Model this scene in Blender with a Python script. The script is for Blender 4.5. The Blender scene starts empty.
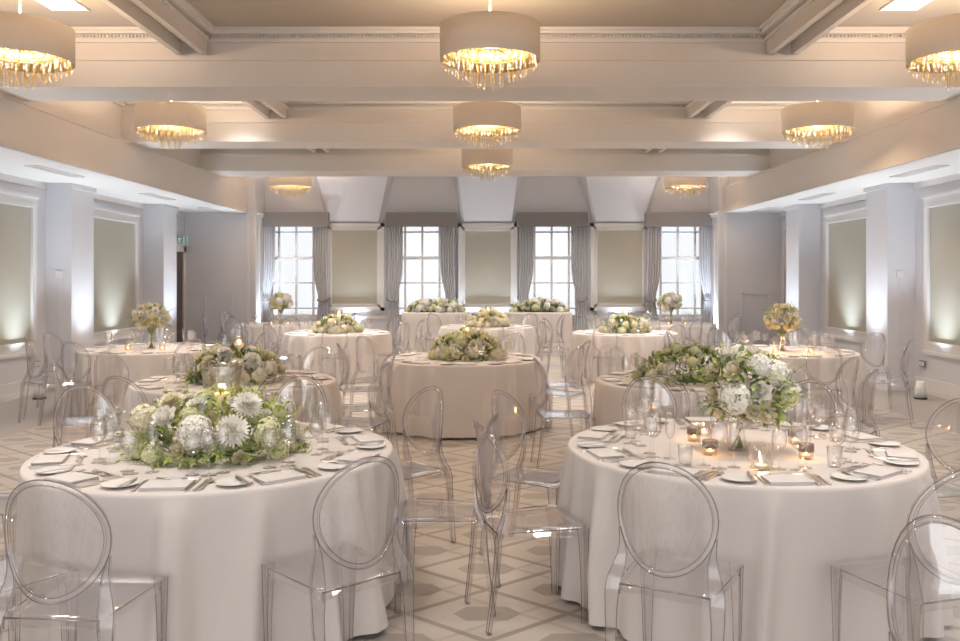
import bpy, math, random
from mathutils import Vector, Matrix
PI = math.pi
S = bpy.context.scene
COL = S.collection
rnd = random.Random(7)

# ------------------------------------------------------------------ camera, world, light, exposure
EYE = 1.65
F = 846.0
cd = bpy.data.cameras.new('camera')
cam = bpy.data.objects.new('camera', cd); COL.objects.link(cam)
cam.location = (0, 0, EYE); cam.rotation_euler = (PI/2, 0, 0)
cd.sensor_width = 36; cd.lens = F/960*36
cd.shift_x = -7/960; cd.shift_y = -(320.5-278)/960
cd.clip_start = 0.05; cd.clip_end = 200
S.camera = cam

w = bpy.data.worlds.new('world'); S.world = w; w.use_nodes = True
w.node_tree.nodes['Background'].inputs[0].default_value = (0.99, 0.98, 0.985, 1)
w.node_tree.nodes['Background'].inputs[1].default_value = 0.85
S.view_settings.view_transform = 'Standard'; S.view_settings.look = 'None'
S.view_settings.gamma = 1; S.view_settings.use_curve_mapping = False
S.view_settings.exposure = 1.26
try:
    S.cycles.transparent_max_bounces = 96
    S.cycles.max_bounces = 12; S.cycles.diffuse_bounces = 5; S.cycles.glossy_bounces = 4
    S.cycles.transmission_bounces = 12
    S.cycles.caustics_reflective = False; S.cycles.caustics_refractive = False
    S.cycles.sample_clamp_indirect = 4
except Exception: pass

LAMP_K = 1.0
CHANDELIER_W = 42*LAMP_K
PANEL_W = 9*LAMP_K
UPLIGHT_W = 260*LAMP_K

def light(name, kind, loc, power, color, size=.1, rot=(0, 0, 0), spot=None, parent=None, blend=.6):
    ld = bpy.data.lights.new(name, kind); ld.energy = power; ld.color = color
    if kind == 'AREA': ld.shape = 'RECTANGLE'; ld.size, ld.size_y = size
    else: ld.shadow_soft_size = size
    if spot: ld.spot_size = spot; ld.spot_blend = blend
    o = bpy.data.objects.new(name, ld); COL.objects.link(o)
    o.location = loc; o.rotation_euler = rot
    if parent: o.parent = parent
    return o

# ------------------------------------------------------------------ materials
def newmat(name):
    m = bpy.data.materials.new(name); m.use_nodes = True
    nt = m.node_tree; return m, nt, nt.nodes, nt.links
def pmat(name, col, rough=.6, metal=0, noise=0, nscale=8, spec=.5, emit=None, estr=0, bump=0, bscale=60, sheen=0, trans=0, sub=0):
    m, nt, N, L = newmat(name); b = N['Principled BSDF']
    b.inputs['Base Color'].default_value = (*col, 1); b.inputs['Roughness'].default_value = rough
    b.inputs['Metallic'].default_value = metal; b.inputs['Specular IOR Level'].default_value = spec
    if sheen: b.inputs['Sheen Weight'].default_value = sheen
    if trans: b.inputs['Transmission Weight'].default_value = trans
    if emit: b.inputs['Emission Color'].default_value = (*emit, 1); b.inputs['Emission Strength'].default_value = estr
    tc = N.new('ShaderNodeTexCoord')
    if noise:
        n = N.new('ShaderNodeTexNoise'); n.inputs['Scale'].default_value = nscale; n.inputs['Detail'].default_value = 4
        L.new(tc.outputs['Object'], n.inputs['Vector'])
        mx = N.new('ShaderNodeMix'); mx.data_type = 'RGBA'
        mx.inputs[6].default_value = (*[c*(1-noise) for c in col], 1); mx.inputs[7].default_value = (*[min(1, c*(1+noise)) for c in col], 1)
        L.new(n.outputs['Fac'], mx.inputs[0]); L.new(mx.outputs[2], b.inputs['Base Color'])
    if bump:
        n = N.new('ShaderNodeTexNoise'); n.inputs['Scale'].default_value = bscale; L.new(tc.outputs['Object'], n.inputs['Vector'])
        bp = N.new('ShaderNodeBump'); bp.inputs['Strength'].default_value = bump; bp.inputs['Distance'].default_value = .01
        L.new(n.outputs['Fac'], bp.inputs['Height']); L.new(bp.outputs[0], b.inputs['Normal'])
    return m
def clearmat(name, tint=(.97, .97, .98), edge=(.72, .71, .72), ior=1.45, rough=.03, refr=0, k=1.0, gl=(1, 1, 1)):
    """clear plastic or glass: see-through, mirror-like towards grazing angles, darker where the path through it is long"""
    m, nt, N, L = newmat(name); N.remove(N['Principled BSDF']); out = N['Material Output']
    lw = N.new('ShaderNodeLayerWeight'); lw.inputs['Blend'].default_value = .45
    pw = N.new('ShaderNodeMath'); pw.operation = 'POWER'; L.new(lw.outputs['Facing'], pw.inputs[0]); pw.inputs[1].default_value = 2.2
    mx = N.new('ShaderNodeMix'); mx.data_type = 'RGBA'; mx.inputs[6].default_value = (*tint, 1); mx.inputs[7].default_value = (*edge, 1)
    L.new(pw.outputs[0], mx.inputs[0])
    tr = N.new('ShaderNodeBsdfTransparent'); L.new(mx.outputs[2], tr.inputs['Color'])
    src = tr
    if refr:
        rf = N.new('ShaderNodeBsdfGlass'); rf.inputs['IOR'].default_value = ior; rf.inputs['Roughness'].default_value = 0; rf.inputs['Color'].default_value = (*tint, 1)
        m2 = N.new('ShaderNodeMixShader'); m2.inputs[0].default_value = refr
        L.new(tr.outputs[0], m2.inputs[1]); L.new(rf.outputs[0], m2.inputs[2]); src = m2
    gs = N.new('ShaderNodeBsdfGlossy'); gs.inputs['Roughness'].default_value = rough; gs.inputs['Color'].default_value = (*gl, 1)
    f0 = ((ior-1)/(ior+1))**2                           # Schlick reflectance, the same from both sides of the surface
    lf = N.new('ShaderNodeLayerWeight'); lf.inputs['Blend'].default_value = .5
    p5 = N.new('ShaderNodeMath'); p5.operation = 'POWER'; L.new(lf.outputs['Facing'], p5.inputs[0]); p5.inputs[1].default_value = 4
    mk = N.new('ShaderNodeMath'); mk.operation = 'MULTIPLY_ADD'; mk.use_clamp = True; L.new(p5.outputs[0], mk.inputs[0]); mk.inputs[1].default_value = .75; mk.inputs[2].default_value = f0*k
    ms = N.new('ShaderNodeMixShader'); L.new(mk.outputs[0], ms.inputs[0]); L.new(src.outputs[0], ms.inputs[1]); L.new(gs.outputs[0], ms.inputs[2])
    L.new(ms.outputs[0], out.inputs['Surface'])
    return m
def emat(name, col, s):
    m, nt, N, L = newmat(name); N.remove(N['Principled BSDF'])
    e = N.new('ShaderNodeEmission'); e.inputs[0].default_value = (*col, 1); e.inputs[1].default_value = s
    L.new(e.outputs[0], N['Material Output'].inputs['Surface']); return m

M = {}
M['wall'] = pmat('wall_paint', (.64, .64, .675), .65, noise=.02, nscale=2)
M['white'] = pmat('white_trim_paint', (.70, .685, .68), .5)
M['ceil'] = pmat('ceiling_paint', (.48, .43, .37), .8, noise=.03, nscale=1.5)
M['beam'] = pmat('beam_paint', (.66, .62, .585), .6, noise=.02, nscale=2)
M['panel'] = pmat('panel_fabric', (.42, .40, .335), .45, noise=.05, nscale=30, spec=.6)
M['cloth'] = pmat('white_linen', (.66, .605, .575), .85, noise=.02, nscale=6, sheen=.1)
M['napkin'] = pmat('napkin_linen', (.66, .62, .60), .85, bump=.1)
M['plate'] = pmat('white_porcelain', (.74, .72, .70), .35)
M['silver'] = pmat('silver_cutlery', (.74, .70, .67), .32, metal=1)
M['chair'] = clearmat('clear_polycarbonate', (.984, .982, .986), (.84, .82, .835), ior=1.5, k=3.4, rough=.04)
M['chairdark'] = clearmat('polycarbonate_painted_edge_dark', (.68, .64, .655), (.42, .39, .40), ior=1.5, k=2, rough=.05)  # dark tint for edge strands, painting in the refraction darkening of clear plastic
M['chairrim'] = clearmat('clear_polycarbonate_edge', (.965, .96, .963), (.66, .63, .64), ior=1.5, refr=.18, k=1.4, rough=.05)
M['glass'] = clearmat('drinking_glass', (.992, .99, .988), (.82, .80, .80), ior=1.5, k=2.0, rough=.02)
M['winglass'] = clearmat('window_glass', (.70, .715, .73), (.6, .62, .65))
M['crystal'] = clearmat('clear_crystal', (.96, .95, .93), (.62, .58, .52), ior=1.6, k=2.6)
M['amber'] = clearmat('amber_crystal', (.97, .92, .76), (.66, .55, .32), ior=1.6, k=2.6)
M['shade'] = pmat('beige_drum_fabric', (.60, .54, .47), .8, noise=.03, nscale=40)
M['gold'] = pmat('gold_lining', (.40, .32, .17), .45, metal=1)
M['brass'] = pmat('brass_rod', (.6, .5, .35), .35, metal=1)
M['bulb'] = emat('warm_bulb', (1, .8, .5), 1.2)
M['led'] = emat('ceiling_light_panel', (1, .93, .82), 4)
M['uplamp'] = emat('uplighter_lens', (.9, .95, 1), 6)
M['curtain'] = pmat('grey_curtain', (.58, .58, .61), .85, noise=.04, nscale=12)
M['pelmet'] = pmat('taupe_pelmet', (.25, .235, .235), .85, noise=.03, nscale=20)
M['frame'] = pmat('window_frame_paint', (.78, .79, .81), .5)
M['wood'] = pmat('dark_door_wood', (.10, .075, .07), .4)
M['grille'] = pmat('grey_grille', (.16, .15, .15), .5)
M['black'] = pmat('black_rubber', (.03, .03, .03), .6)
M['green'] = pmat('exit_green', (.26, .40, .34), .5)
M['signwhite'] = pmat('exit_white', (.85, .9, .87), .5, noise=.01)
M['plastic'] = pmat('white_plastic', (.72, .70, .69), .4)
M['tableleg'] = pmat('dark_table_leg', (.06, .05, .045), .5)
M['tablewood'] = pmat('plywood_top', (.35, .25, .16), .6)
M['wax'] = pmat('candle_wax', (.85, .78, .62), .5, emit=(1, .6, .3), estr=.06)
M['flame'] = emat('candle_flame', (1, .62, .22), 14)
M['votive'] = clearmat('amber_votive_glass', (.985, .955, .91), (.85, .74, .62), ior=1.5, k=1.5)
M['mercury'] = pmat('mottled_silver_band', (.24, .185, .15), .5, metal=.3, noise=.6, nscale=150)
M['stem'] = pmat('green_stem', (.22, .28, .08), .6)
M['leaf'] = pmat('dark_green_leaf', (.15, .21, .07), .5, noise=.35, nscale=25)
M['leaflight'] = pmat('yellow_green_leaf', (.42, .48, .13), .55, noise=.3, nscale=25)
M['leafgrey'] = pmat('grey_green_leaf', (.30, .35, .21), .6, noise=.3, nscale=25)
M['petalw'] = pmat('white_petal', (.86, .83, .76), .6)
M['petalc'] = pmat('cream_petal', (.80, .73, .54), .6)
M['petalg'] = pmat('lime_white_petal', (.70, .70, .43), .6)
M['petaly'] = pmat('pale_yellow_petal', (.80, .72, .46), .6)
M['eye'] = pmat('yellow_green_flower_eye', (.50, .52, .15), .7)

def floor_mat():
    m, nt, N, L = newmat('patterned_floor'); b = N['Principled BSDF']; b.inputs['Roughness'].default_value = .38
    tc = N.new('ShaderNodeTexCoord'); sp = N.new('ShaderNodeSeparateXYZ'); L.new(tc.outputs['Object'], sp.inputs[0])
    def mth(op, a, c=None):
        n = N.new('ShaderNodeMath'); n.operation = op
        for i, v in enumerate((a, c)):
            if v is None: continue
            if isinstance(v, (int, float)): n.inputs[i].default_value = v
            else: L.new(v, n.inputs[i])
        return n.outputs[0]
    A, B = .80, .64
    x = mth('DIVIDE', sp.outputs[0], A); y = mth('DIVIDE', sp.outputs[1], B)
    def cell(t): return mth('ABSOLUTE', mth('SUBTRACT', mth('FRACT', mth('ADD', t, 40.5)), .5))
    def lattice(ox, oy, wd):
        u = mth('ADD', mth('ADD', x, ox), mth('ADD', y, oy)); v = mth('SUBTRACT', mth('ADD', x, ox), mth('ADD', y, oy))
        return mth('MAXIMUM', mth('LESS_THAN', cell(u), wd), mth('LESS_THAN', cell(v), wd))
    band = lattice(0, 0, .036)
    band2 = lattice(.30, 0, .028)
    # filled hexagons in the middle of the cells
    def hexa(ox, oy, s):
        fx = cell(mth('ADD', x, ox)); fy = cell(mth('ADD', y, oy))
        h = mth('MAXIMUM', mth('MULTIPLY', fy, 1.55), mth('ADD', fx, mth('MULTIPLY', fy, .62)))
        return mth('LESS_THAN', h, s)
    hx = mth('MAXIMUM', hexa(.5, 0, .21), hexa(0, .5, .21))
    n1 = N.new('ShaderNodeTexNoise'); n1.inputs['Scale'].default_value = 3; n1.inputs['Detail'].default_value = 5; L.new(tc.outputs['Object'], n1.inputs[0])
    def mix(fac, a, c):
        n = N.new('ShaderNodeMix'); n.data_type = 'RGBA'
        for i, v in ((0, fac), (6, a), (7, c)):
            if isinstance(v, tuple): n.inputs[i].default_value = (*v, 1)
            elif isinstance(v, (int, float)): n.inputs[i].default_value = v
            else: L.new(v, n.inputs[i])
        return n.outputs[2]
    base = mix(n1.outputs['Fac'], (.44, .395, .35), (.54, .49, .435))
    c = mix(mth('MULTIPLY', hx, .75), base, (.27, .24, .215))
    c = mix(mth('MULTIPLY', band2, .35), c, (.27, .22, .18))
    c = mix(mth('MULTIPLY', band, .8), c, (.23, .20, .175))
    side = mth('GREATER_THAN', mth('ABSOLUTE', sp.outputs[0]), 5.0)
    c = mix(side, c, mix(n1.outputs['Fac'], (.35, .318, .292), (.40, .365, .335)))
    L.new(c, b.inputs['Base Color'])
    return m
M['floor'] = floor_mat()

# ------------------------------------------------------------------ mesh helpers
class MB:
    def __init__(s): s.v = []; s.f = []; s.mi = []; s.cur = 0; s.sm = []
    def add(s, vs, fs, smooth=False):
        o = len(s.v); s.v += [tuple(p) for p in vs]
        for f in fs: s.f.append(tuple(i+o for i in f)); s.mi.append(s.cur); s.sm.append(smooth)
        return s
    def box(s, x0, x1, y0, y1, z0, z1):
        if x0 > x1: x0, x1 = x1, x0
        if y0 > y1: y0, y1 = y1, y0
        vs = [(x, y, z) for z in (z0, z1) for y in (y0, y1) for x in (x0, x1)]
        return s.add(vs, [(0, 2, 3, 1), (4, 5, 7, 6), (0, 1, 5, 4), (2, 6, 7, 3), (0, 4, 6, 2), (1, 3, 7, 5)])
    def tube(s, pts, rad, n=8, close=False, cap=True, flat=None):
        """sweep a circle (or ellipse: flat = (normal direction, thickness factor)) along pts"""
        pts = [Vector(p) for p in pts]; m = len(pts)
        if not isinstance(rad, (list, tuple)): rad = [rad]*m
        vs = []; prev = None
        for i, p in enumerate(pts):
            if close: t = pts[(i+1) % m]-pts[i-1]
            else: t = pts[min(i+1, m-1)]-pts[max(i-1, 0)]
            t.normalize()
            if flat: a = Vector(flat[0]); a = a-t*a.dot(t)
            elif prev is None: a = t.orthogonal()
            else: a = prev-t*prev.dot(t)
            a.normalize(); prev = a; b = t.cross(a)
            for k in range(n):
                th = 2*PI*(k+.5)/n
                vs.append(p+a*math.cos(th)*rad[i]*(flat[1] if flat else 1)+b*math.sin(th)*rad[i])
        fs = []
        for i in range(m if close else m-1):
            j = (i+1) % m
            for k in range(n):
                l = (k+1) % n; fs.append((i*n+k, i*n+l, j*n+l, j*n+k))
        if cap and not close: fs.append(tuple(range(n))[::-1]); fs.append(tuple((m-1)*n+k for k in range(n)))
        return s.add(vs, fs, n > 4)
    def lathe(s, prof, n=24, smooth=True, c=(0, 0, 0)):
        """prof: list of (r, z); r = 0 ends collapse to a point"""
        vs = []; idx = []
        for r, z in prof:
            if r < 1e-6: idx.append([len(vs)]*n); vs.append((c[0], c[1], c[2]+z))
            else:
                idx.append([len(vs)+k for k in range(n)])
                for k in range(n): vs.append((c[0]+r*math.cos(2*PI*k/n), c[1]+r*math.sin(2*PI*k/n), c[2]+z))
        fs = []
        for i in range(len(prof)-1):
            for k in range(n):
                l = (k+1) % n
                q = [idx[i][k], idx[i][l], idx[i+1][l], idx[i+1][k]]
                u = []
                for a in q:
                    if a not in u: u.append(a)
                if len(u) > 2: fs.append(tuple(u))
        return s.add(vs, fs, smooth)
    def mesh(s, name, mats):
        me = bpy.data.meshes.new(name); me.from_pydata(s.v, [], s.f)
        for m in (mats if isinstance(mats, (list, tuple)) else [mats]): me.materials.append(m)
        me.polygons.foreach_set('material_index', s.mi); me.polygons.foreach_set('use_smooth', s.sm)
        me.update(); return me
def link(name, me, parent=None, loc=(0, 0, 0), rot=None, sc=None):
    o = bpy.data.objects.new(name, me); COL.objects.link(o); o.location = loc
    if rot is not None: o.rotation_euler = rot
    if sc is not None: o.scale = sc if isinstance(sc, (tuple, list)) else (sc, sc, sc)
    if parent is not None: o.parent = parent
    return o
def obj(name, mb, mat, parent=None, loc=(0, 0, 0), rot=None, sc=None): return link(name, mb.mesh(name, mat), parent, loc, rot, sc)
def struct(name, mb, mat, parent=None):
    o = obj(name, mb, mat, parent)
    if parent is None: o['kind'] = 'structure'
    return o
def tag(o, label, cat, group=None):
    o['label'] = label; o['category'] = cat
    if group: o['group'] = group
    return o
def thing(name, label, cat, loc=(0, 0, 0), rz=0, group=None):
    o = bpy.data.objects.new(name, None); COL.objects.link(o); o.empty_display_size = .1
    o.location = loc; o.rotation_euler = (0, 0, rz); return tag(o, label, cat, group)
def dup(root, loc, rz, label, group=None):
    r = root.copy(); COL.objects.link(r); r.location = loc; r.rotation_euler = (0, 0, rz); r['label'] = label
    if group: r['group'] = group
    for ch in root.children:
        c = ch.copy(); COL.objects.link(c); c.parent = r
        for g in ch.children:
            d = g.copy(); COL.objects.link(d); d.parent = c
    return r
def bevel(o, wdt=.004, seg=2):
    b = o.modifiers.new('bevel', 'BEVEL'); b.width = wdt; b.segments = seg; b.limit_method = 'ANGLE'; return o

# ------------------------------------------------------------------ room shell
Y0 = -2.5
XW, XP, XS = 6.47, 6.09, 5.12
ZS, ZB, ZC = 3.04, 3.60, 4.20
YE, YW = 18.1, 18.9
struct('floor', MB().box(-6.7, 6.7, Y0, 19.1, -.1, 0), M['floor'])
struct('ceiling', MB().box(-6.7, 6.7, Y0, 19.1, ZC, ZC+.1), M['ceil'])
PIERS = [(1.95, 2.6), (5.43, 6.1), (8.9, 9.6), (12.4, 13.1), (15.93, 16.6)]
SN = {-1: 'left', 1: 'right'}
SIDE = {-1: (6.47, 6.09, 5.12), 1: (6.28, 5.87, 5.06)}
for s in (-1, 1):
    XW, XP, XS = SIDE[s]
    struct('wall_'+SN[s], MB().box(s*XW, s*(XW+.15), Y0, 19.1, 0, ZC), M['wall'])
    b = MB()
    b.box(s*XS, s*(XW+.0), Y0, YE, ZS, ZB)
    b.box(s*(XS+.1), s*XW, Y0, YE, ZB, ZC)
    b.box(s*(XS-.008), s*(XS+.12), Y0, YE, ZB-.03, ZB+.015)
    b.box(s*(XS-.015), s*(XS+.02), Y0, YE, ZS, ZS+.03)
    struct('ceiling_soffit', b, M['beam'])
    for i, (a, c) in enumerate(PIERS):
        b = MB().box(s*XP, s*XW, a, c, 0, ZS)
        b.box(s*(XP-.03), s*XW, a-.03, c+.03, ZS-.07, ZS)
        b.box(s*(XP-.02), s*XW, a-.02, c+.02, 0, .16)
        struct('pillar', b, M['wall'])
    b = MB()                                            # skirting
    b.box(s*(XW-.025), s*XW, Y0, YE, 0, .22); b.box(s*(XW-.04), s*XW, Y0, YE, .0, .06)
    b.box(s*(XW-.035), s*XW, Y0, YE, ZS-.09, ZS)
    struct('baseboard_'+SN[s], b, M['white'])
    ends = [Y0]+[v for p in PIERS for v in p]+[YE]
    for i in range(0, len(ends)-1, 2):
        a, c = ends[i]+.3, ends[i+1]-.3
        if i == len(ends)-2: 
            if s < 0: continue
            c = ends[i+1]-.22; a = ends[i]+.2
        if c-a < .4: continue
        f = MB()
        z0, z1 = .62, 2.78
        for k, t in ((0, .10), (.10, .035)):
            e = .03 if k == 0 else .05
            f.box(s*(XW-e), s*XW, a+k, c-k, z1-k-t, z1-k); f.box(s*(XW-e), s*XW, a+k, c-k, z0+k, z0+k+t)
            f.box(s*(XW-e), s*XW, a+k, a+k+t, z0+k+t, z1-k-t); f.box(s*(XW-e), s*XW, c-k-t, c-k, z0+k+t, z1-k-t)
        f.box(s*(XW-.06), s*XW, a-.02, c+.02, z1, z1+.04)
        f.box(s*(XW-.05), s*XW, a-.02, c+.02, z0-.05, z0)
        t = struct('wall_panel', MB().box(s*(XW-.012), s*XW, a+.13, c-.13, z0+.13, z1-.13), M['panel'])
        struct('panel_frame', f, M['white'], t)
    b = MB()                                            # end wall of the alcove and its return to the bay
    b.box(s*4.96, s*XW, YE, YW+.2, 0, ZC)
    struct('wall_end_'+SN[s], b, M['wall'])
    b = MB()
    b.box(s*4.93, s*5.14, YE-.03, YW, ZS-.06, ZS+.0); b.box(s*4.9, s*5.2, YE-.05, YW, ZS, ZS+.04)
    b.box(s*4.94, s*4.99, YE-.02, YE+.06, 0, ZS-.06); b.box(s*5.08, s*5.13, YE-.02, YE, 0, ZS-.06)
    b.box(s*4.94, s*4.97, YE+.3, YE+.36, .2, ZS-.2)
    b.box(s*5.13, s*XW, YE-.025, YE, 0, .2)
    struct('trim_'+SN[s], b, M['white'])
    b = MB()                                            # raised moulding rectangle low on the end wall
    x0, x1, z0, z1 = 5.45, 6.05, .30, 1.33
    for q in ((x0, x1, z1-.035, z1), (x0, x1, z0, z0+.035), (x0, x0+.035, z0, z1), (x1-.035, x1, z0, z1)):
        b.box(s*q[0], s*q[1], YE-.02, YE, q[2], q[3])
    struct('trim_'+SN[s], b, M['wall'])

XW, XP, XS = SIDE[-1]
# transverse beams with cornices
BEAMS = [(1.84, 2.5), (5.24, 5.9), (8.64, 9.32), (12.09, 12.74), (15.4, 16.25)]
def dentil_run(b, x0, x1, y, dy, z0, z1, step=.036):
    x = x0
    while x < x1: b.box(x, x+step*.55, y, y+dy, z0, z1); x += step
for a, c in BEAMS:
    b = MB()
    b.box(-XS-.1, XS+.1, a, c, ZB, 3.90); b.box(-XS-.1, XS+.1, a+.04, c-.04, 3.90, ZC)
    b.box(-XS-.1, XS+.1, a-.02, c+.02, 3.87, 3.915)
    struct('ceiling_beam', b, M['beam'])
    b = MB()
    for sg, y in ((-1, a+.04), (1, c-.04)):
        b.box(-XS-.1, XS+.1, y, y+sg*.10, ZC-.03, ZC); b.box(-XS-.1, XS+.1, y, y+sg*.075, ZC-.06, ZC-.03)
        b.box(-XS-.1, XS+.1, y, y+sg*.03, ZC-.14, ZC-.105)
        if 8 < a < 13 and sg < 0: dentil_run(b, -XS, XS, y-.03, .03, ZC-.082, ZC-.06)
    struct('cornice', b, M['white'])
# longitudinal beams
segs = [(2.5, 5.24), (5.9, 8.64), (9.32, 12.09), (12.74, 15.4), (16.25, 18.9)]
for s in (-1, 1):
    for a, c in segs:
        b = MB().box(s*2.92, s*3.11, a, c, 4.06, ZC); b.box(s*2.86, s*2.92, a, c, 3.93, ZC); b.box(s*3.11, s*3.17, a, c, 3.93, ZC)
        struct('ceiling_beam', b, M['beam'])
        b = MB()
        for q in (2.86, 3.17):
            d = -1 if q < 3 else 1
            b.box(s*q, s*(q+d*.10), a, c, ZC-.03, ZC); b.box(s*q, s*(q+d*.07), a, c, ZC-.07, ZC-.03); b.box(s*q, s*(q+d*.03), a, c, ZC-.13, ZC-.10)
        b.box(s*(XS+.1), s*(XS-.0), a, c, ZC-.05, ZC); b.box(s*(XS+.1), s*(XS+.05), a, c, ZC-.10, ZC-.05)
        struct('cornice', b, M['white'])

# window wall
WX = [-4.28, -1.45, 1.45, 4.28]; HW = .62; Z0W, Z1W = .78, 2.92
b = MB(); xs = [-4.96]
for x in WX: xs += [x-HW, x+HW]
xs.append(4.96)
for i in range(0, len(xs), 2): b.box(xs[i], xs[i+1], YW, YW+.2, 0, ZC)
for x in WX: b.box(x-HW, x+HW, YW, YW+.2, 0, Z0W); b.box(x-HW, x+HW, YW, YW+.2, Z1W, ZC)
struct('wall_back', b, M['wall'])
for i, x in enumerate(WX):
    f = MB(); yv = YW+.06
    for q in (-.57, -.385, 0, .385, .57):
        wd = .022 if abs(q) < .5 else .05
        f.box(x+q-wd, x+q+wd, yv, yv+.05, Z0W, Z1W)
    for z, h in ((.80, .03), (.97, .016), (1.54, .014), (2.10, .034), (2.68, .018), (2.89, .03)): f.box(x-HW, x+HW, yv-.008, yv+.055, z-h, z+h)
    t = struct('window_%d' % (i+1), f, M['frame'])
    struct('pane', MB().box(x-HW, x+HW, yv+.022, yv+.028, Z0W, Z1W), M['winglass'], t)
    struct('window_sill', MB().box(x-HW-.05, x+HW+.05, YW-.07, YW+.05, Z0W-.05, Z0W), M['white'], t)
# dado, back panels, flared piers above
b = MB()
for i in range(0, len(xs), 2): b.box(xs[i], xs[i+1], YW-.03, YW, .74, .80); b.box(xs[i], xs[i+1], YW-.02, YW, 0, .18)
struct('trim_back', b, M['white'])
for cx in (-2.955, .02, 2.965):
    f = MB(); hw, z0, z1 = .66, .92, 2.87
    for k, t, e in ((0, .08, .07), (.08, .05, .04), (.13, .025, .055)):
        f.box(cx-hw+k, cx-hw+k+t, YW-e, YW, z0+k, z1-k); f.box(cx+hw-k-t, cx+hw-k, YW-e, YW, z0+k, z1-k)
        f.box(cx-hw+k, cx+hw-k, YW-e, YW, z1-k-t, z1-k); f.box(cx-hw+k, cx+hw-k, YW-e, YW, z0+k, z0+k+t)
    t = struct('wall_panel', MB().box(cx-hw+.15, cx+hw-.15, YW-.02, YW, z0+.15, z1-.15), M['panel'])
    struct('panel_frame', f, M['white'], t)
    v = []
    top = .82 if abs(cx) < 1 else .98
    for z, hwz, hwf, pr in ((2.90, .61, .53, .06), (4.2, top, top-.13, .36)):
        v += [(cx-hwz, YW, z), (cx-hwf, YW-pr, z), (cx+hwf, YW-pr, z), (cx+hwz, YW, z)]
    struct('pillar', MB().add(v, [(0, 1, 5, 4), (1, 2, 6, 5), (2, 3, 7, 6), (0, 3, 2, 1), (4, 5, 6, 7), (0, 4, 7, 3)]), M['wall'])
# door, architrave on the left wall near the end
b = MB().box(-XW, -XW+.03, 16.75, 17.9, 0, 2.2)
t = struct('door_1', b, M['wood'])
b = MB()
for q in ((16.85, 17.28, .25, .95), (17.37, 17.8, .25, .95), (16.85, 17.28, 1.1, 2.05), (17.37, 17.8, 1.1, 2.05)): b.box(-XW+.03, -XW+.045, q[0], q[1], q[2], q[3])
struct('door_panel', b, M['wood'], t)
struct('door_handle', MB().tube([(-XW+.03, 17.2, 1.03), (-XW+.09, 17.2, 1.03), (-XW+.09, 17.08, 1.03)], .01), M['silver'], t)
b = MB().box(-XW, -XW+.06, 16.62, 16.75, 0, 2.32).box(-XW, -XW+.06, 17.9, 18.03, 0, 2.32).box(-XW, -XW+.06, 16.6, 18.05, 2.2, 2.34).box(-XW, -XW+.1, 16.6, 18.07, 2.34, 2.38)
struct('trim_1', b, M['white'])

# ------------------------------------------------------------------ fixtures
e = thing('exit_sign', 'green and white running-man exit sign above the dark door', 'sign', (-XW+.17, 17.45, 2.44))
obj('sign_box', MB().box(-.17, .15, -.02, .02, -.09, .09), M['green'], e)
# running figure: head, trunk, arms, legs; doorway; arrow
fig = MB()
def stroke(mb, pts, r): mb.tube([(p[0], -.022, p[1]) for p in pts], r, n=6)
stroke(fig, [(-.02, .055), (-.018, .056)], .014)
stroke(fig, [(-.03, .035), (-.045, -.015)], .013)
stroke(fig, [(-.03, .03), (-.005, .012), (.015, .022)], .007)
stroke(fig, [(-.033, .03), (-.062, .022), (-.07, .0)], .007)
stroke(fig, [(-.045, -.015), (-.02, -.035), (-.03, -.07)], .009)
stroke(fig, [(-.045, -.015), (-.065, -.045), (-.095, -.05)], .009)
stroke(fig, [(.055, -.075), (.055, .07), (.13, .07), (.13, -.075)], .008)
stroke(fig, [(-.145, 0), (-.11, 0)], .007); stroke(fig, [(-.132, .016), (-.15, 0), (-.132, -.016)], .006)
obj('pictogram', fig, M['signwhite'], e)
obj('bracket', MB().box(-.17, -.16, -.015, .015, .09, .12), M['plastic'], e)

def grille(s, yc, lab):
    t = thing('air_vent', lab, 'air vent', (s*5.6, yc, ZS))
    b = MB()
    for k in range(7): b.box(-.06+k*.02-.005, -.06+k*.02+.005, -.56, .56, -.012, -.004)
    obj('slat', b, M['plastic'], t); obj('backing', MB().box(-.075, .075, -.575, .575, -.004, 0), M['grille'], t)
    obj('vent_frame', MB().box(-.085, -.072, -.6, .6, -.014, 0).box(.072, .085, -.6, .6, -.014, 0).box(-.072, .072, -.6, -.575, -.014, 0).box(-.072, .072, .575, .6, -.014, 0), M['plastic'], t)
for s in (-1, 1):
    for i, yc in enumerate((11.0, 14.4, 17.2)):
        grille(s, yc, 'long dark air vent in the %s side ceiling, %s' % (SN[s], ('nearest of three', 'middle of three', 'farthest of three')[i]))
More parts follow.
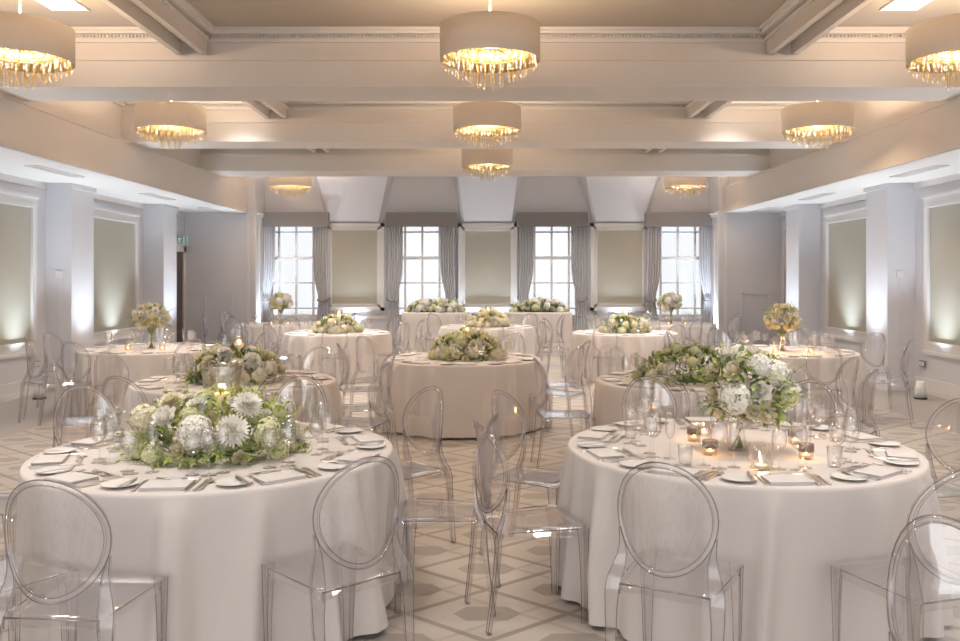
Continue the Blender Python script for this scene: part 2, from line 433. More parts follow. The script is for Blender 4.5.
# uplighters: white cans on the floor against piers and panels
up0 = None
def uplighter(x, y, lab, power=UPLIGHT_W, tilt=(0, 0), spot=1.15, col=(.74, .87, 1)):
    global up0
    g = 'floor uplighters'
    if up0 is None:
        up0 = thing('floor_uplighter', lab, 'uplighter', (x, y, 0), 0, g)
        obj('housing', MB().lathe([(.0, .02), (.075, .02), (.07, .10), (.055, .24), (.05, .24), (.05, .20), (0, .20)], 20), M['plastic'], up0)
        obj('base', MB().lathe([(0, 0), (.085, 0), (.085, .022), (0, .022)], 20), M['black'], up0)
        obj('lens', MB().lathe([(0, .205), (.048, .205), (.048, .21), (0, .21)], 16), M['uplamp'], up0)
    else: dup(up0, (x, y, 0), 0, lab, g)
    light('uplight', 'SPOT', (x, y, .26), power, col, .05, (PI+tilt[0], tilt[1], 0), spot, blend=1)
for s in (-1, 1):
    XW, XP, XS = SIDE[s]
    for yc, nm, sp in ((9.25, 'beside the near side pillar', .9), (12.75, 'beside the middle pillar', .9), (16.27, 'beside the far pillar', .9)):
        uplighter(s*(XP-.50), yc, 'white floor uplighter %s on the %s' % (nm, SN[s]), UPLIGHT_W*.36, (0, 0), 1.6)
    for yc, nm in ((11.55, 'under the near wall panel'), (14.55, 'under the far wall panel')):
        uplighter(s*(XW-.36), yc, 'white floor uplighter %s on the %s' % (nm, SN[s]), UPLIGHT_W*.34, (0, 0), 1.4)
    uplighter(s*4.86, YE+.1, 'white floor uplighter at the %s corner of the window bay' % SN[s], UPLIGHT_W*.6, (0, 0), 1.5)
for cx, nm in ((-2.955, 'left'), (-.42, 'left edge of the middle'), (.46, 'right edge of the middle'), (2.965, 'right')):
    uplighter(cx, YW-.2, 'white floor uplighter below the %s fabric panel of the window wall' % nm, UPLIGHT_W*.32, (0, 0), 1.2)
# sockets and thermostats
for s in (-1, 1):
    XW, XP, XS = SIDE[s]
    t = thing('wall_socket', 'double wall socket low on the %s wall under the near panel' % SN[s], 'socket', (s*(XW-.03), 12.1 if s < 0 else 12.15, .42))
    obj('faceplate', MB().box(-.006, .006, -.075, .075, -.045, .045), M['grille'], t)
    obj('insert', MB().box(-s*.006, -s*.012, -.06, -.01, -.03, .03).box(-s*.006, -s*.012, .01, .06, -.03, .03), M['plastic'], t)
    t = thing('thermostat', 'small white wall control on the face of the %s middle pillar' % SN[s], 'wall control', (s*(XP+.18), 12.39, 1.70))
    obj('casing', MB().box(-.05, .05, -.008, .009, -.05, .05), M['plastic'], t); obj('conduit', MB().box(-.012, .012, -.002, .009, -1.53, -.05), M['wall'], t)

# curtains and pelmets
for i, x in enumerate(WX):
    nm = ('leftmost', 'second from left', 'third from left', 'rightmost')[i]
    t = thing('pelmet', 'taupe fabric pelmet box over the %s window' % nm, 'pelmet', (x, YW, 0), 0, 'window pelmets')
    o = obj('fascia', MB().box(-.78, .78, -.26, -.24, 2.78, 3.08).box(-.78, -.76, -.24, -.005, 2.78, 3.08).box(.76, .78, -.24, -.005, 2.78, 3.08), M['pelmet'], t)
    obj('top_board', MB().box(-.78, .78, -.26, -.005, 3.08, 3.10), M['pelmet'], t)
    for sd in (-1, 1):
        c = MB(); nx, nz = 60, 26; vs = []; th = .006
        for side in (0, 1):
            for iz in range(nz+1):
                z = .02+(2.80-.02)*iz/nz
                zt = 1.15                               # gathered by a tie-back at this height
                pinch = math.exp(-((z-zt)/.42)**2) if z > zt else max(.55, math.exp(-((z-zt)/.5)**2))
                wdt = .34-.12*pinch
                for ix in range(nx+1):
                    q = ix/nx
                    xx = sd*(.755-wdt*q)
                    yy = -.13+.035*(1-.35*pinch)*math.sin(q*2*PI*6+.4*math.sin(z*2))+(th if side else 0)
                    vs.append((xx, yy, z))
        W1 = nx+1; B = (nz+1)*W1; fs = []
        for iz in range(nz):
            for ix in range(nx):
                a = iz*W1+ix; fs.append((a, a+1, a+W1+1, a+W1)); fs.append((B+a, B+a+W1, B+a+W1+1, B+a+1))
        for iz in range(nz):
            for ix in (0, nx):
                a = iz*W1+ix; fs.append((a, a+W1, B+a+W1, B+a))
        c.add(vs, fs, True)
        t = thing('curtain', 'grey curtain tied at the %s side of the %s window' % ('left' if sd < 0 else 'right', nm), 'curtain', (x, YW, 0), 0, 'grey window curtains')
        obj('drape', c, M['curtain'], t)
        obj('tie_back', MB().tube([(sd*.77, -.02, 1.22), (sd*.765, -.18, 1.17), (sd*.65, -.20, 1.13), (sd*.53, -.18, 1.15), (sd*.525, -.09, 1.18)], .018, 8), M['pelmet'], t)

# chandeliers
DR, ZT, ZD, ZL = .42, 3.76, 3.47, 3.25
crys = []
for ln in (.13, .17, .22):
    crys.append(MB().tube([(0, 0, 0), (0, 0, -.006), (0, 0, -ln+.02), (0, 0, -ln)], [.007, .011, .011, .004], 6, cap=True).mesh('crystal', M['crystal']))
    crys.append(MB().tube([(0, 0, 0), (0, 0, -.006), (0, 0, -ln+.02), (0, 0, -ln)], [.007, .011, .011, .004], 6, cap=True).mesh('crystal', M['amber']))
shade_me = MB().lathe([(DR, ZD-ZC), (DR, ZT-ZC), (DR-.006, ZT-ZC), (DR-.006, ZD-ZC), (DR, ZD-ZC)], 64).mesh('drum_shade', M['shade'])
lin_me = MB().lathe([(DR-.007, ZD-ZC+.002), (DR-.007, ZT-ZC-.004), (DR-.011, ZT-ZC-.004), (DR-.011, ZD-ZC+.002), (DR-.007, ZD-ZC+.002)], 64).mesh('gold_lining', M['gold'])
rod_me = MB().lathe([(0, 0), (.06, 0), (.055, -.025), (.01, -.03), (.01, -.60), (0, -.60)], 16).mesh('suspension_rod', M['brass'])
b = MB()
for k in range(3): b.tube([(.41*math.cos(k*2*PI/3), .41*math.sin(k*2*PI/3), -.60), (0, 0, -.60)], .006, 6)
for r in (.37, .28, .19, .10): b.tube([(r*math.cos(k*PI/24), r*math.sin(k*PI/24), -.655) for k in range(48)], .006, 5, close=True)
for k in range(3): b.tube([(.37*math.cos(k*2*PI/3), .37*math.sin(k*2*PI/3), -.655), (.08*math.cos(k*2*PI/3), .08*math.sin(k*2*PI/3), -.655)], .005, 5)
b.tube([(0, 0, -.6), (0, 0, -.655)], .01, 6); b.tube([(0, 0, -.655), (.1, 0, -.655)], .005, 5)
frm_me = b.mesh('frame', M['gold'])
bulb_me = MB().lathe([(0, 0), (.014, .004), (.028, .03), (.022, .055), (.010, .07), (0, .07)], 12).mesh('bulb', M['bulb'])
CH = [(-3.92, 7.1, 'left end of the nearest row'), (.025, 7.1, 'middle of the nearest row, hanging over the aisle'), (3.98, 7.1, 'right end of the nearest row'),
      (-3.92, 10.5, 'left end of the second row'), (0, 10.5, 'middle of the second row'), (4.10, 10.5, 'right end of the second row'),
      (0, 13.9, 'middle of the third row, smallest hanging centrally'), (-3.95, 17.0, 'far left, partly hidden by the last beam'), (3.98, 17.0, 'far right, partly hidden by the last beam')]
ch0 = None
for x, y, lab in CH:
    lb = 'beige drum chandelier with crystals, '+lab
    if ch0 is None:
        ch0 = thing('chandelier', lb, 'chandelier', (x, y, ZC), 0, 'drum chandeliers')
        link('drum_shade', shade_me, ch0); link('gold_lining', lin_me, ch0); link('suspension_rod', rod_me, ch0); link('frame', frm_me, ch0)
        for k in range(4): link('bulb', bulb_me, ch0, (.2*math.cos(k*PI/2), .2*math.sin(k*PI/2), -.60))
        for r, n, li in ((.385, 36, 0), (.29, 24, 1), (.20, 14, 1), (.11, 9, 2)):
            for k in range(n):
                am = rnd.random() < .35
                link('crystal', crys[li*2+am], ch0, (r*math.cos(2*PI*(k+.3)/n), r*math.sin(2*PI*(k+.3)/n), -.66-(.0, .02, .05, .06)[(.385, .29, .20, .11).index(r)]-rnd.random()*.015))
    else: dup(ch0, (x, y, ZC), rnd.random()*6, lb)
    light('chandelier_lamp', 'POINT', (x, y, 3.70), CHANDELIER_W, (1, .72, .49), .12)

# recessed ceiling light panels; all but the visible-beam row added as unseen overhead fill
led0 = None
for yc, rowname, pk in ((3.3, 'added as fill over the front tables', .5), (4.6, 'added as fill just ahead of the front tables', .6), (7.85, 'by the nearest visible beam', 1.0), (10.7, 'added as fill in the second coffer', 1.3), (14.1, 'added as fill in the third coffer', 1.7), (17.0, 'added as fill in the bay before the windows', 1.6)):
    for x, cname in ((-3.95, 'left side'), (-1.6, 'centre left'), (1.6, 'centre right'), (3.9, 'right side')):
        if yc == 7.85 and abs(x) < 3: continue
        if yc == 17.0 and abs(x) > 3: continue
        if yc != 7.85 and abs(x) > 3: x *= .88
        yl = 11.5 if yc == 10.7 and abs(x) > 3 else yc
        lb = 'square recessed ceiling light %s, %s' % (rowname, cname)
        if led0 is None:
            led0 = thing('ceiling_light', lb, 'ceiling light', (x, yl, ZC), 0, 'recessed ceiling lights')
            obj('diffuser', MB().box(-.16, .16, -.16, .16, -.012, -.006), M['led'], led0)
            obj('rim', MB().box(-.18, -.16, -.18, .18, -.014, 0).box(.16, .18, -.18, .18, -.014, 0).box(-.16, .16, -.18, -.16, -.014, 0).box(-.16, .16, .16, .18, -.014, 0), M['white'], led0)
        else: dup(led0, (x, yl, ZC), 0, lb)
        l = light('panel_lamp', 'AREA', (x, yl, ZC-.02), PANEL_W*pk, (1, .94, .89), (.3, .3)); l.data.spread = 1.75

# ------------------------------------------------------------------ chair: clear, round-backed
def chair_meshes():
    P = {}
    ZSEAT = .46
    # seat: rounded trapezoid shell with a turned-down skirt
    def outline(y0, y1, wr, wf, r, n=6):
        pts = []
        for cx, cy, a0, wx in ((wf-r, y1-r, 0, 1), (-wf+r, y1-r, PI/2, 1), (-wr+r, y0+r, PI, 1), (wr-r, y0+r, 1.5*PI, 1)):
            for k in range(n+1):
                a = a0+PI/2*k/n; pts.append((cx+r*math.cos(a), cy+r*math.sin(a)))
        return pts
    O = outline(-.235, .21, .185, .215, .05); n = len(O)
    b = MB(); vs = []
    rings = [(0.0, 0, 0), (.45, -.004, 0), (.9, 0, 0), (.985, .003, 0), (1.0, -.006, 0), (1.0, -.038, 0), (.985, -.038, 0), (.975, -.012, 0), (.9, -.012, 0), (.45, -.016, 0), (0, -.012, 0)]
    idx = []
    for sc_, dz, _ in rings:
        if sc_ == 0: idx.append([len(vs)]*n); vs.append((0, -.01, ZSEAT+dz))
        else:
            idx.append([len(vs)+k for k in range(n)])
            vs += [(p[0]*sc_, (p[1]+.01)*sc_-.01, ZSEAT+dz) for p in O]
    fs = []
    for i in range(len(rings)-1):
        for k in range(n):
            l = (k+1) % n; u = []
            for a in (idx[i][k], idx[i][l], idx[i+1][l], idx[i+1][k]):
                if a not in u: u.append(a)
            if len(u) > 2: fs.append(tuple(u))
    b.add(vs, fs, True); b.cur = 1
    b.tube([(-.178, -.236, ZSEAT-.006), (.178, -.236, ZSEAT-.006)], .004, 5)
    for q in (-.175, .175): b.tube([(q, -.236, ZSEAT-.004), (q, -.236, ZSEAT-.045)], .0032, 5)
    for q in (1, -1): b.tube([(q*.188, -.19, ZSEAT-.004), (q*.214, .16, ZSEAT-.004)], .0022, 5)
    P['seat'] = b.mesh('seat', [M['chair'], M['chairdark']])
    # round back: thin dished panel
    HWd, HH, ZCb = .197, .222, .735
    def bp(a, rr=1.0, dy=0):
        x = HWd*rr*math.cos(a); z = ZCb+HH*rr*math.sin(a)
        return (x, -.245-.15*(z-.5)*.62+2.1*x*x+dy, z)
    b = MB(); vs = []; n = 40; rings = (0, .3, .6, .8, .90)
    for side in (0, 1):
        for rr in rings:
            for k in range(n): vs.append(bp(2*PI*k/n, rr, .003 if side else -.003))
    fs = []; R_ = len(rings)
    for side in (0, 1):
        o = side*R_*n
        for i in range(R_-1):
            for k in range(n):
                l = (k+1) % n; q = (o+i*n+k, o+i*n+l, o+(i+1)*n+l, o+(i+1)*n+k); fs.append(q if side == 0 else q[::-1])
    b.add(vs, fs, True); P['backrest'] = b.mesh('backrest', M['chair'])
    # raised rim of the back, its edge refraction painted as two thin dark strands
    b = MB(); b.tube([bp(2*PI*k/n, .955) for k in range(n)], .0115, 8, close=True, flat=((0, 1, 0), 1.1))
    b.cur = 1
    b.tube([bp(2*PI*k/n, 1.0, -.010) for k in range(n+1) if True][:n], .0022, 5, close=True)
    b.tube([bp(2*PI*k/n, .905, -.008) for k in range(n)], .0014, 5, close=True)
    P['back_frame'] = b.mesh('back_frame', [M['chairrim'], M['chairdark']])
    # rear legs: broad flat uprights leaving the neck of the oval, flaring to the seat corners and down
    for s, nm in ((-1, 'rl'), (1, 'rr')):
        pts = [(.189, -.186, .665), (.181, -.188, .625), (.177, -.190, .595), (.178, -.194, .56), (.186, -.205, .52), (.197, -.226, .475), (.204, -.24, .43), (.206, -.243, .36), (.204, -.252, .26), (.200, -.268, .13), (.195, -.285, 0)]
        wd = [.003, .008, .013, .019, .025, .030, .028, .024, .021, .018, .016]
        b = MB(); vs = []
        for (x, y, z), h in zip(pts, wd):
            vs += [(s*(x-h), y-.009, z), (s*(x+h), y-.009, z), (s*(x+h), y+.009, z), (s*(x-h), y+.009, z)]
        m = len(pts); fs = [(0, 1, 2, 3), tuple((m-1)*4+k for k in (3, 2, 1, 0))]
        for i in range(m-1):
            for k in range(4): l = (k+1) % 4; fs.append((i*4+k, i*4+4+k, i*4+4+l, i*4+l))
        b.add(vs, fs); b.cur = 1
        for sg in (-1, 1): b.tube([(s*(x+sg*h), y-.009, z) for (x, y, z), h in zip(pts, wd)], .002, 5)
        P[nm] = b.mesh('rear_leg', [M['chairrim'], M['chairdark']])
        # front legs: angle section, broad at the seat and tapering down
        b = MB(); vs = []; T = .007
        prof = [(.455, .058), (.42, .054), (.34, .045), (.22, .036), (.10, .030), (0, .026)]
        for z, h in prof:
            X, Y = .214-.012*(1-z/.455), .208-.006*(1-z/.455)
            vs += [(s*X, Y, z), (s*(X-h), Y, z), (s*(X-h), Y-T, z), (s*(X-T), Y-T, z), (s*(X-T), Y-h, z), (s*X, Y-h, z)]
        m = len(prof); fs = [tuple(range(6)), tuple((m-1)*6+k for k in range(5, -1, -1))]
        for i in range(m-1):
            for k in range(6): l = (k+1) % 6; fs.append((i*6+k, i*6+6+k, i*6+6+l, i*6+l))
        b.add(vs, fs); b.cur = 1
        for q in (0, 1, 5): b.tube([vs[i*6+q] for i in range(m)], .0018, 5)
        P['f'+nm[1]] = b.mesh('front_leg', [M['chairrim'], M['chairdark']])
    return P
CP = chair_meshes()
chair0 = None
def chair(x, y, face, lab, group):
    """face: compass direction the sitter looks, radians, 0 = +Y"""
    global chair0
    if chair0 is None:
        chair0 = thing('clear_chair', lab, 'chair', (x, y, 0), face, group)
        link('seat', CP['seat'], chair0)
        link('backrest', CP['backrest'], chair0); link('back_frame', CP['back_frame'], chair0)
        for k in ('rl', 'rr', 'fl', 'fr'): link('leg', CP[k], chair0)
        return chair0
    return dup(chair0, (x, y, 0), face, lab, group)

# ------------------------------------------------------------------ tableware meshes
T_H = .75
def glass_profiles():
    def hollow(pr, th=.0016):
        inner = [(max(r-th, .0), z+(th if i == 0 else 0)) for i, (r, z) in enumerate(pr)]
        return pr+inner[::-1]
    G = {}
    G['wine'] = (hollow([(.004, .098), (.022, .106), (.036, .125), (.042, .15), (.040, .18), (.034, .212)]), [(.0, .006), (.006, .008), (.004, .02), (.0035, .09), (.005, .1), (0, .101)], [(0, 0), (.036, 0), (.036, .002), (.006, .007), (0, .007)])
    G['white'] = (hollow([(.004, .088), (.018, .095), (.031, .112), (.036, .135), (.034, .16), (.029, .185)]), [(.0, .006), (.006, .008), (.004, .02), (.0035, .08), (.005, .09), (0, .091)], [(0, 0), (.032, 0), (.032, .002), (.006, .007), (0, .007)])
    G['flute'] = (hollow([(.004, .098), (.013, .105), (.022, .13), (.025, .16), (.024, .19), (.021, .23)]), [(.0, .006), (.006, .008), (.004, .02), (.0035, .09), (.005, .1), (0, .101)], [(0, 0), (.031, 0), (.031, .002), (.006, .007), (0, .007)])
    G['tumbler'] = (hollow([(.0, .0), (.030, .0), (.034, .03), (.037, .095)], .002), None, None)
    return G
GP = glass_profiles()
GM = {}
for k, (bw, st, ft) in GP.items():
    d = {}
    d['bowl'] = MB().lathe(bw, 20).mesh('bowl', M['glass'])
    if st: d['stem'] = MB().lathe(st, 10).mesh('stem', M['glass']); d['foot'] = MB().lathe(ft, 20).mesh('foot', M['glass'])
    b = MB().lathe(bw, 14)
    if st: b.lathe(st, 6); b.lathe(ft, 14)
    d['whole'] = b.mesh('glass', M['glass'])
    GM[k] = d
GN = {'wine': ('wine_glass', 'large wine glass', 'wine glass'), 'white': ('white_wine_glass', 'smaller wine glass', 'wine glass'), 'flute': ('champagne_flute', 'champagne flute', 'champagne flute'), 'tumbler': ('water_tumbler', 'water tumbler', 'tumbler')}
# cutlery, lying flat, handle towards -Y, length along Y
def ribbon(pts, th=.0025):
    """pts: (y, half width, z)"""
    b = MB(); vs = []
    for y, hwd, z in pts: vs += [(-hwd, y, z), (hwd, y, z), (hwd*.8, y, z+th), (-hwd*.8, y, z+th)]
    fs = [(0, 1, 2, 3)]
    for i in range(len(pts)-1):
        for k in range(4): l = (k+1) % 4; fs.append((i*4+k, i*4+l, i*4+4+l, i*4+4+k))
    m = (len(pts)-1)*4; fs.append((m+3, m+2, m+1, m))
    return b.add(vs, fs, False)
CUT = {}
hand = [(0, .008, .001), (.012, .0105, .001), (.06, .007, .003), (.105, .004, .006)]
CUT['fork'] = MB()
CUT['fork'] = ribbon(hand+[(.13, .004, .007), (.145, .011, .005), (.158, .0125, .004)])
for q in (-.0095, -.0032, .0032, .0095): CUT['fork'].tube([(q, .156, .0055), (q, .18, .0035), (q*.95, .205, .0065)], [.0019, .0017, .001], 4)
CUT['knife'] = ribbon([(0, .008, .001), (.01, .010, .001), (.06, .0085, .003), (.105, .006, .004), (.112, .009, .002), (.17, .0105, .001), (.215, .008, .001), (.235, .002, .001)])
CUT['spoon'] = ribbon(hand+[(.125, .004, .006), (.137, .012, .004), (.155, .0195, .001), (.172, .0195, .001), (.186, .012, .003), (.192, .004, .005)])
CUT['butter'] = ribbon([(0, .007, .001), (.01, .008, .001), (.05, .006, .003), (.078, .005, .003), (.085, .009, .002), (.13, .011, .001), (.15, .007, .001), (.158, .002, .001)])
CUT = {k: v.mesh(k, M['silver']) for k, v in CUT.items()}
plate_me = MB().lathe([(0, .004), (.042, .004), (.05, .006), (.078, .013), (.08, .0145), (.077, .0155), (.05, .009), (0, .0075)], 32).mesh('plate', M['plate'])
cup_me = {}
# folded napkin: layered rounded slab with a soft fold edge
def napkin_mesh():
    b = MB(); nx, ny = 10, 6; W, D = .20, .14
    for lay, (z0, z1, ins) in enumerate(((0, .005, 0), (.0045, .010, .004), (.0095, .0145, .002))):
        vs = []; 
        for z, e in ((z0, 0), (z0+(z1-z0)*.5, .002), (z1, -.003)):
            w2, d2 = W/2-ins+e, D/2-ins+e; r = .008
            for cx, cy, a0 in ((w2-r, d2-r, 0), (-w2+r, d2-r, PI/2), (-w2+r, -d2+r, PI), (w2-r, -d2+r, 1.5*PI)):
                for k in range(4):
                    a = a0+PI/2*k/3; vs.append((cx+r*math.cos(a), cy+r*math.sin(a), z+.0012*math.sin(cx*60+lay)))
        fs = [tuple(range(16))[::-1], tuple(range(32, 48))]
        for i in range(2):
            for k in range(16): l = (k+1) % 16; fs.append((i*16+k, i*16+l, i*16+16+l, i*16+16+k))
        b.add(vs, fs, True)
    return b.mesh('napkin', M['napkin'])
nap_me = napkin_mesh()

# ------------------------------------------------------------------ flowers
def petal(b, length, wid, ang, tilt, cup, base_r=.0, z0=0, n=3):
    """one petal, tilted up from the horizontal by tilt, curling by cup"""
    vs = []; ca, sa = math.cos(ang), math.sin(ang); r, z, t = base_r, z0, tilt
    for i in range(n+1):
        q = i/n
        hw = wid*math.sin(min(1, .18+q*.95)*PI*.9)*.5 if i < n else wid*.18
        for sg in (-1, 0, 1):
            zz = z+(abs(sg)*hw*.5)
            x = r; y = sg*hw
            vs.append((x*ca-y*sa, x*sa+y*ca, zz))
        r += length/n*math.cos(t); z += length/n*math.sin(t); t += cup/n
    fs = []
    for i in range(n):
        for k in range(2): a = i*3+k; fs.append((a, a+1, a+4, a+3))
    b.add(vs, fs, True)
def chrys():
    b = MB()
    for ring, (nn, tl, ln, r0, z0) in enumerate(((24, -.35, .92, .08, 0), (24, -.05, .90, .08, .05), (22, .25, .82, .08, .10), (20, .55, .70, .07, .15), (16, .85, .55, .06, .19), (12, 1.15, .40, .04, .22))):
        for k in range(nn): petal(b, ln*rnd.uniform(.9, 1.05), .25, 2*PI*(k+.5*(ring % 2))/nn+rnd.uniform(-.06, .06), tl, .5, r0, z0)
    b.cur = 1; b.lathe([(0, .34), (.1, .32), (.17, .25), (.12, .15)], 12)
    return b
def rose():
    b = MB()
    for ring, (nn, tl, ln, wd, z0) in enumerate(((6, .15, .9, .95, -.15), (6, .55, .85, .85, -.1), (5, .9, .8, .7, -.05), (4, 1.2, .75, .5, 0), (3, 1.42, .72, .34, 0))):
        for k in range(nn): petal(b, ln, wd, 2*PI*(k+.4*ring)/nn+rnd.uniform(-.1, .1), tl, .75 if ring < 4 else .2, .06, z0, 4)
    b.lathe([(0, .6), (.12, .5), (.2, .2), (.1, -.2), (0, -.2)], 10)
    return b
def hydrangea(nf=110):
    b = MB(); g = PI*(3-5**.5)
    for i in range(nf):
        z = 1-1.45*(i+.5)/nf; r = math.sqrt(max(0, 1-z*z)); th = g*i
        nrm = Vector((r*math.cos(th), r*math.sin(th), z)); c = nrm*rnd.uniform(.74, 1.0)
        u = nrm.orthogonal().normalized(); v = nrm.cross(u); a0 = rnd.random()*6
        for k in range(4):
            a = a0+k*PI/2; d = u*math.cos(a)+v*math.sin(a); e = u*math.cos(a+PI/2)+v*math.sin(a+PI/2)
            b.add([c, c+d*.12+e*.10+nrm*.05, c+d*.24+nrm*.02, c+d*.12-e*.10+nrm*.05], [(0, 1, 2, 3)], False)
    b.cur = 1; b.lathe([(0, .56), (.35, .42), (.52, .1), (.4, -.4), (0, -.5)], 12)
    return b
def bud():
    b = MB()
    for ring, (nn, tl, ln, wd) in enumerate(((5, .8, .9, .8), (4, 1.15, .95, .6), (3, 1.4, .95, .45))):
        for k in range(nn): petal(b, ln, wd, 2*PI*(k+.5*ring)/nn, tl, .5, .05, -.2, 3)
    b.lathe([(0, .45), (.2, .3), (.26, 0), (.1, -.3), (0, -.3)], 8)
    return b
BL = {}
for nm, fn in (('chrysanthemum', chrys), ('rose', rose), ('hydrangea', hydrangea), ('bud', bud)):
    base = fn()
    for c in ('w', 'c', 'g', 'y'):
        BL[nm, c] = base.mesh(nm, [M['petal'+c], M['eye']])
def leaf(b, p, d, up, ln, wd):
    d = d.normalized(); s = d.cross(up)
    if s.length < 1e-3: s = d.orthogonal()
    s.normalize(); n = s.cross(d)
    vs = []
    for q, hwq, bend in ((0, .12, 0), (.3, .9, .06), (.62, .85, .05), (1, .04, -.1)):
        c = p+d*ln*q+n*ln*bend
        vs += [c-s*wd*hwq*.5+n*wd*.10*hwq, c, c+s*wd*hwq*.5+n*wd*.10*hwq]
    fs = []
    for i in range(3):
        for k in range(2): a = i*3+k; fs.append((a, a+1, a+4, a+3))
    b.add(vs, fs, True)
def dome_point(ax, ay, h, full=False):
    th = rnd.random()*2*PI; u = rnd.uniform(-.75, 1) if full else rnd.random()**1.4; r = math.sqrt(1-u*u)
    n = Vector((r*math.cos(th)/ax, r*math.sin(th)/ay, u/h)).normalized()
    return Vector((ax*r*math.cos(th), ay*r*math.sin(th), h*u)), n
def foliage(ax, ay, h, n, ln, wd, full=False, zc=0, out=.9):
    b = MB()
    for i in range(n):
        p, nr = dome_point(ax, ay, h, full); p = p*rnd.uniform(.75, out); p.z += zc
        t = Vector((rnd.uniform(-1, 1), rnd.uniform(-1, 1), rnd.uniform(-.5, .8)))
        d = (nr*.9+t*.8)
        if not full and p.z < .03 and d.z < 0: d.z = abs(d.z)*.3
        leaf(b, p, d, Vector((rnd.uniform(-.3, .3), rnd.uniform(-.3, .3), 1)), ln*rnd.uniform(.7, 1.3), wd*rnd.uniform(.7, 1.2))
    return b
def sprigs(ax, ay, h, n, full=False, zc=0):
    """feathery stalks set with small leaves"""
    b = MB()
    for i in range(n):
        p, nr = dome_point(ax, ay, h, full); p = p*.85; p.z += zc
        d = (nr+Vector((rnd.uniform(-.5, .5), rnd.uniform(-.5, .5), rnd.uniform(-.2, .3)))).normalized()
        if not full and d.z < -.05: d.z = 0.02
        L_ = rnd.uniform(.09, .15); s = d.orthogonal().normalized()
        b.tube([p, p+d*L_], [.002, .001], 4)
        for k in range(9):
            a = k*2.4; side = (s*math.cos(a)+d.cross(s)*math.sin(a))
            leaf(b, p+d*L_*(.15+.09*k), side+d*.9, d, .03, .012)
    return b
def blooms(t, ax, ay, h, n, mix, rs, full=False, zc=0, first=(), push=.95):
    """mix: list of (kind, colour, weight, size factor)"""
    placed = []
    for nm, cl, x, y, z, r in first:
        v = Vector((x, y, z)); nr = Vector((x/ax**2, y/ay**2, (z-zc)/h**2)).normalized()
        placed.append((v, r)); o = link(nm, BL[nm, cl], t, v, nr.to_track_quat('Z', 'Y').to_euler(), r)
    ws = [m[2] for m in mix]; tries = 0
    while n > 0 and tries < 4000:
        tries += 1
        nm, cl, _, sz = rnd.choices(mix, ws)[0]
        p, nr = dome_point(ax, ay, h, full); r = rs*sz*rnd.uniform(.85, 1.15)
        p = p*push; p.z += zc
        if not full and p.z < r*.6: p.z = r*.6
        if any((p-q).length < (r+s_)*.6 for q, s_ in placed): continue
        placed.append((p, r)); n -= 1
        q = nr.to_track_quat('Z', 'Y').to_euler(); q.rotate_axis('Z', rnd.random()*6)
        link(nm, BL[nm, cl], t, p, q, r)
flame_me = MB().lathe([(0, -.004), (.0045, .002), (.005, .008), (.0028, .018), (0, .026)], 10).mesh('flame', M['flame'])
def candle_light(loc, p=1.6): light('candle_glow', 'POINT', loc, p, (1, .55, .22), .02)
WHITE_MIX = [('chrysanthemum', 'w', 3, 1.0), ('rose', 'c', 3, .75), ('hydrangea', 'g', 3, .9), ('rose', 'w', 2, .8), ('bud', 'g', 2, .45)]
GREEN_MIX = [('chrysanthemum', 'c', 1, .85), ('hydrangea', 'g', 3, .7), ('rose', 'c', 2, .75), ('bud', 'w', 3, .5), ('hydrangea', 'c', 1, .8)]
CREAM_MIX = [('hydrangea', 'g', 3, 1.0), ('hydrangea', 'c', 3, 1.0), ('rose', 'c', 3, .8), ('chrysanthemum', 'c', 1, .9), ('rose', 'y', 1, .75)]
PALE_MIX = [('hydrangea', 'w', 3, 1.0), ('hydrangea', 'g', 2, .9), ('rose', 'w', 2, .8)]
YEL_MIX = [('rose', 'c', 4, 1.0), ('rose', 'y', 1, 1.0), ('rose', 'w', 2, 1.0), ('chrysanthemum', 'c', 1, .9), ('bud', 'w', 2, .6)]

def low_arrangement(x, y, z, lab, ax, ay, h, n, mix, rs, nleaf, lightleaf, nsprig, lantern=True, first=(), leafk='leaf'):
    t = thing('flower_arrangement', lab, 'flowers', (x, y, z), 0, 'low flower arrangements')
    obj('foam_tray', MB().lathe([(0, 0), (ax*.45, 0), (ax*.5, .02), (ax*.45, .03), (0, .05)], 24), M['leaf'], t, sc=(1, ay/ax, 1))
    o = obj('foliage', foliage(ax, ay, h, nleaf, .06, .03), M[leafk], t)
    if lightleaf: obj('foliage', foliage(ax, ay, h, lightleaf, .05, .022, out=1.0), M['leaflight'], t)
    if nsprig: obj('foliage', sprigs(ax, ay, h, nsprig), M['leaflight'], t)
    blooms(t, ax*.95, ay*.95, h*.95, n, mix, rs, first=first)
    return t
def lantern(x, y, z, hgt, rad, lab, flame_z):
    t = thing('hurricane_lantern', lab, 'candle holder', (x, y, z), 0, 'glass candle lanterns in flowers')
    pr = [(rad*.72, 0), (rad*.72, .01), (rad*.76, hgt*.4), (rad*1.0, hgt*.97), (rad*1.05, hgt)]
    obj('glass_shade', MB().lathe([(0, 0)]+pr+[(r-.003, zz+.0) for r, zz in pr[::-1]][:-1]+[(rad*.7, .01), (0, .01)], 28), M['crystal'], t)
    obj('candle', MB().lathe([(0, .011), (rad*.5, .011), (rad*.5, flame_z-.02), (rad*.42, flame_z-.024), (0, flame_z-.026)], 20), M['wax'], t)
    link('flame', flame_me, t, (0, 0, flame_z-.018), None, 1.1)
    candle_light((x, y, z+flame_z+.02), .2)
    return t
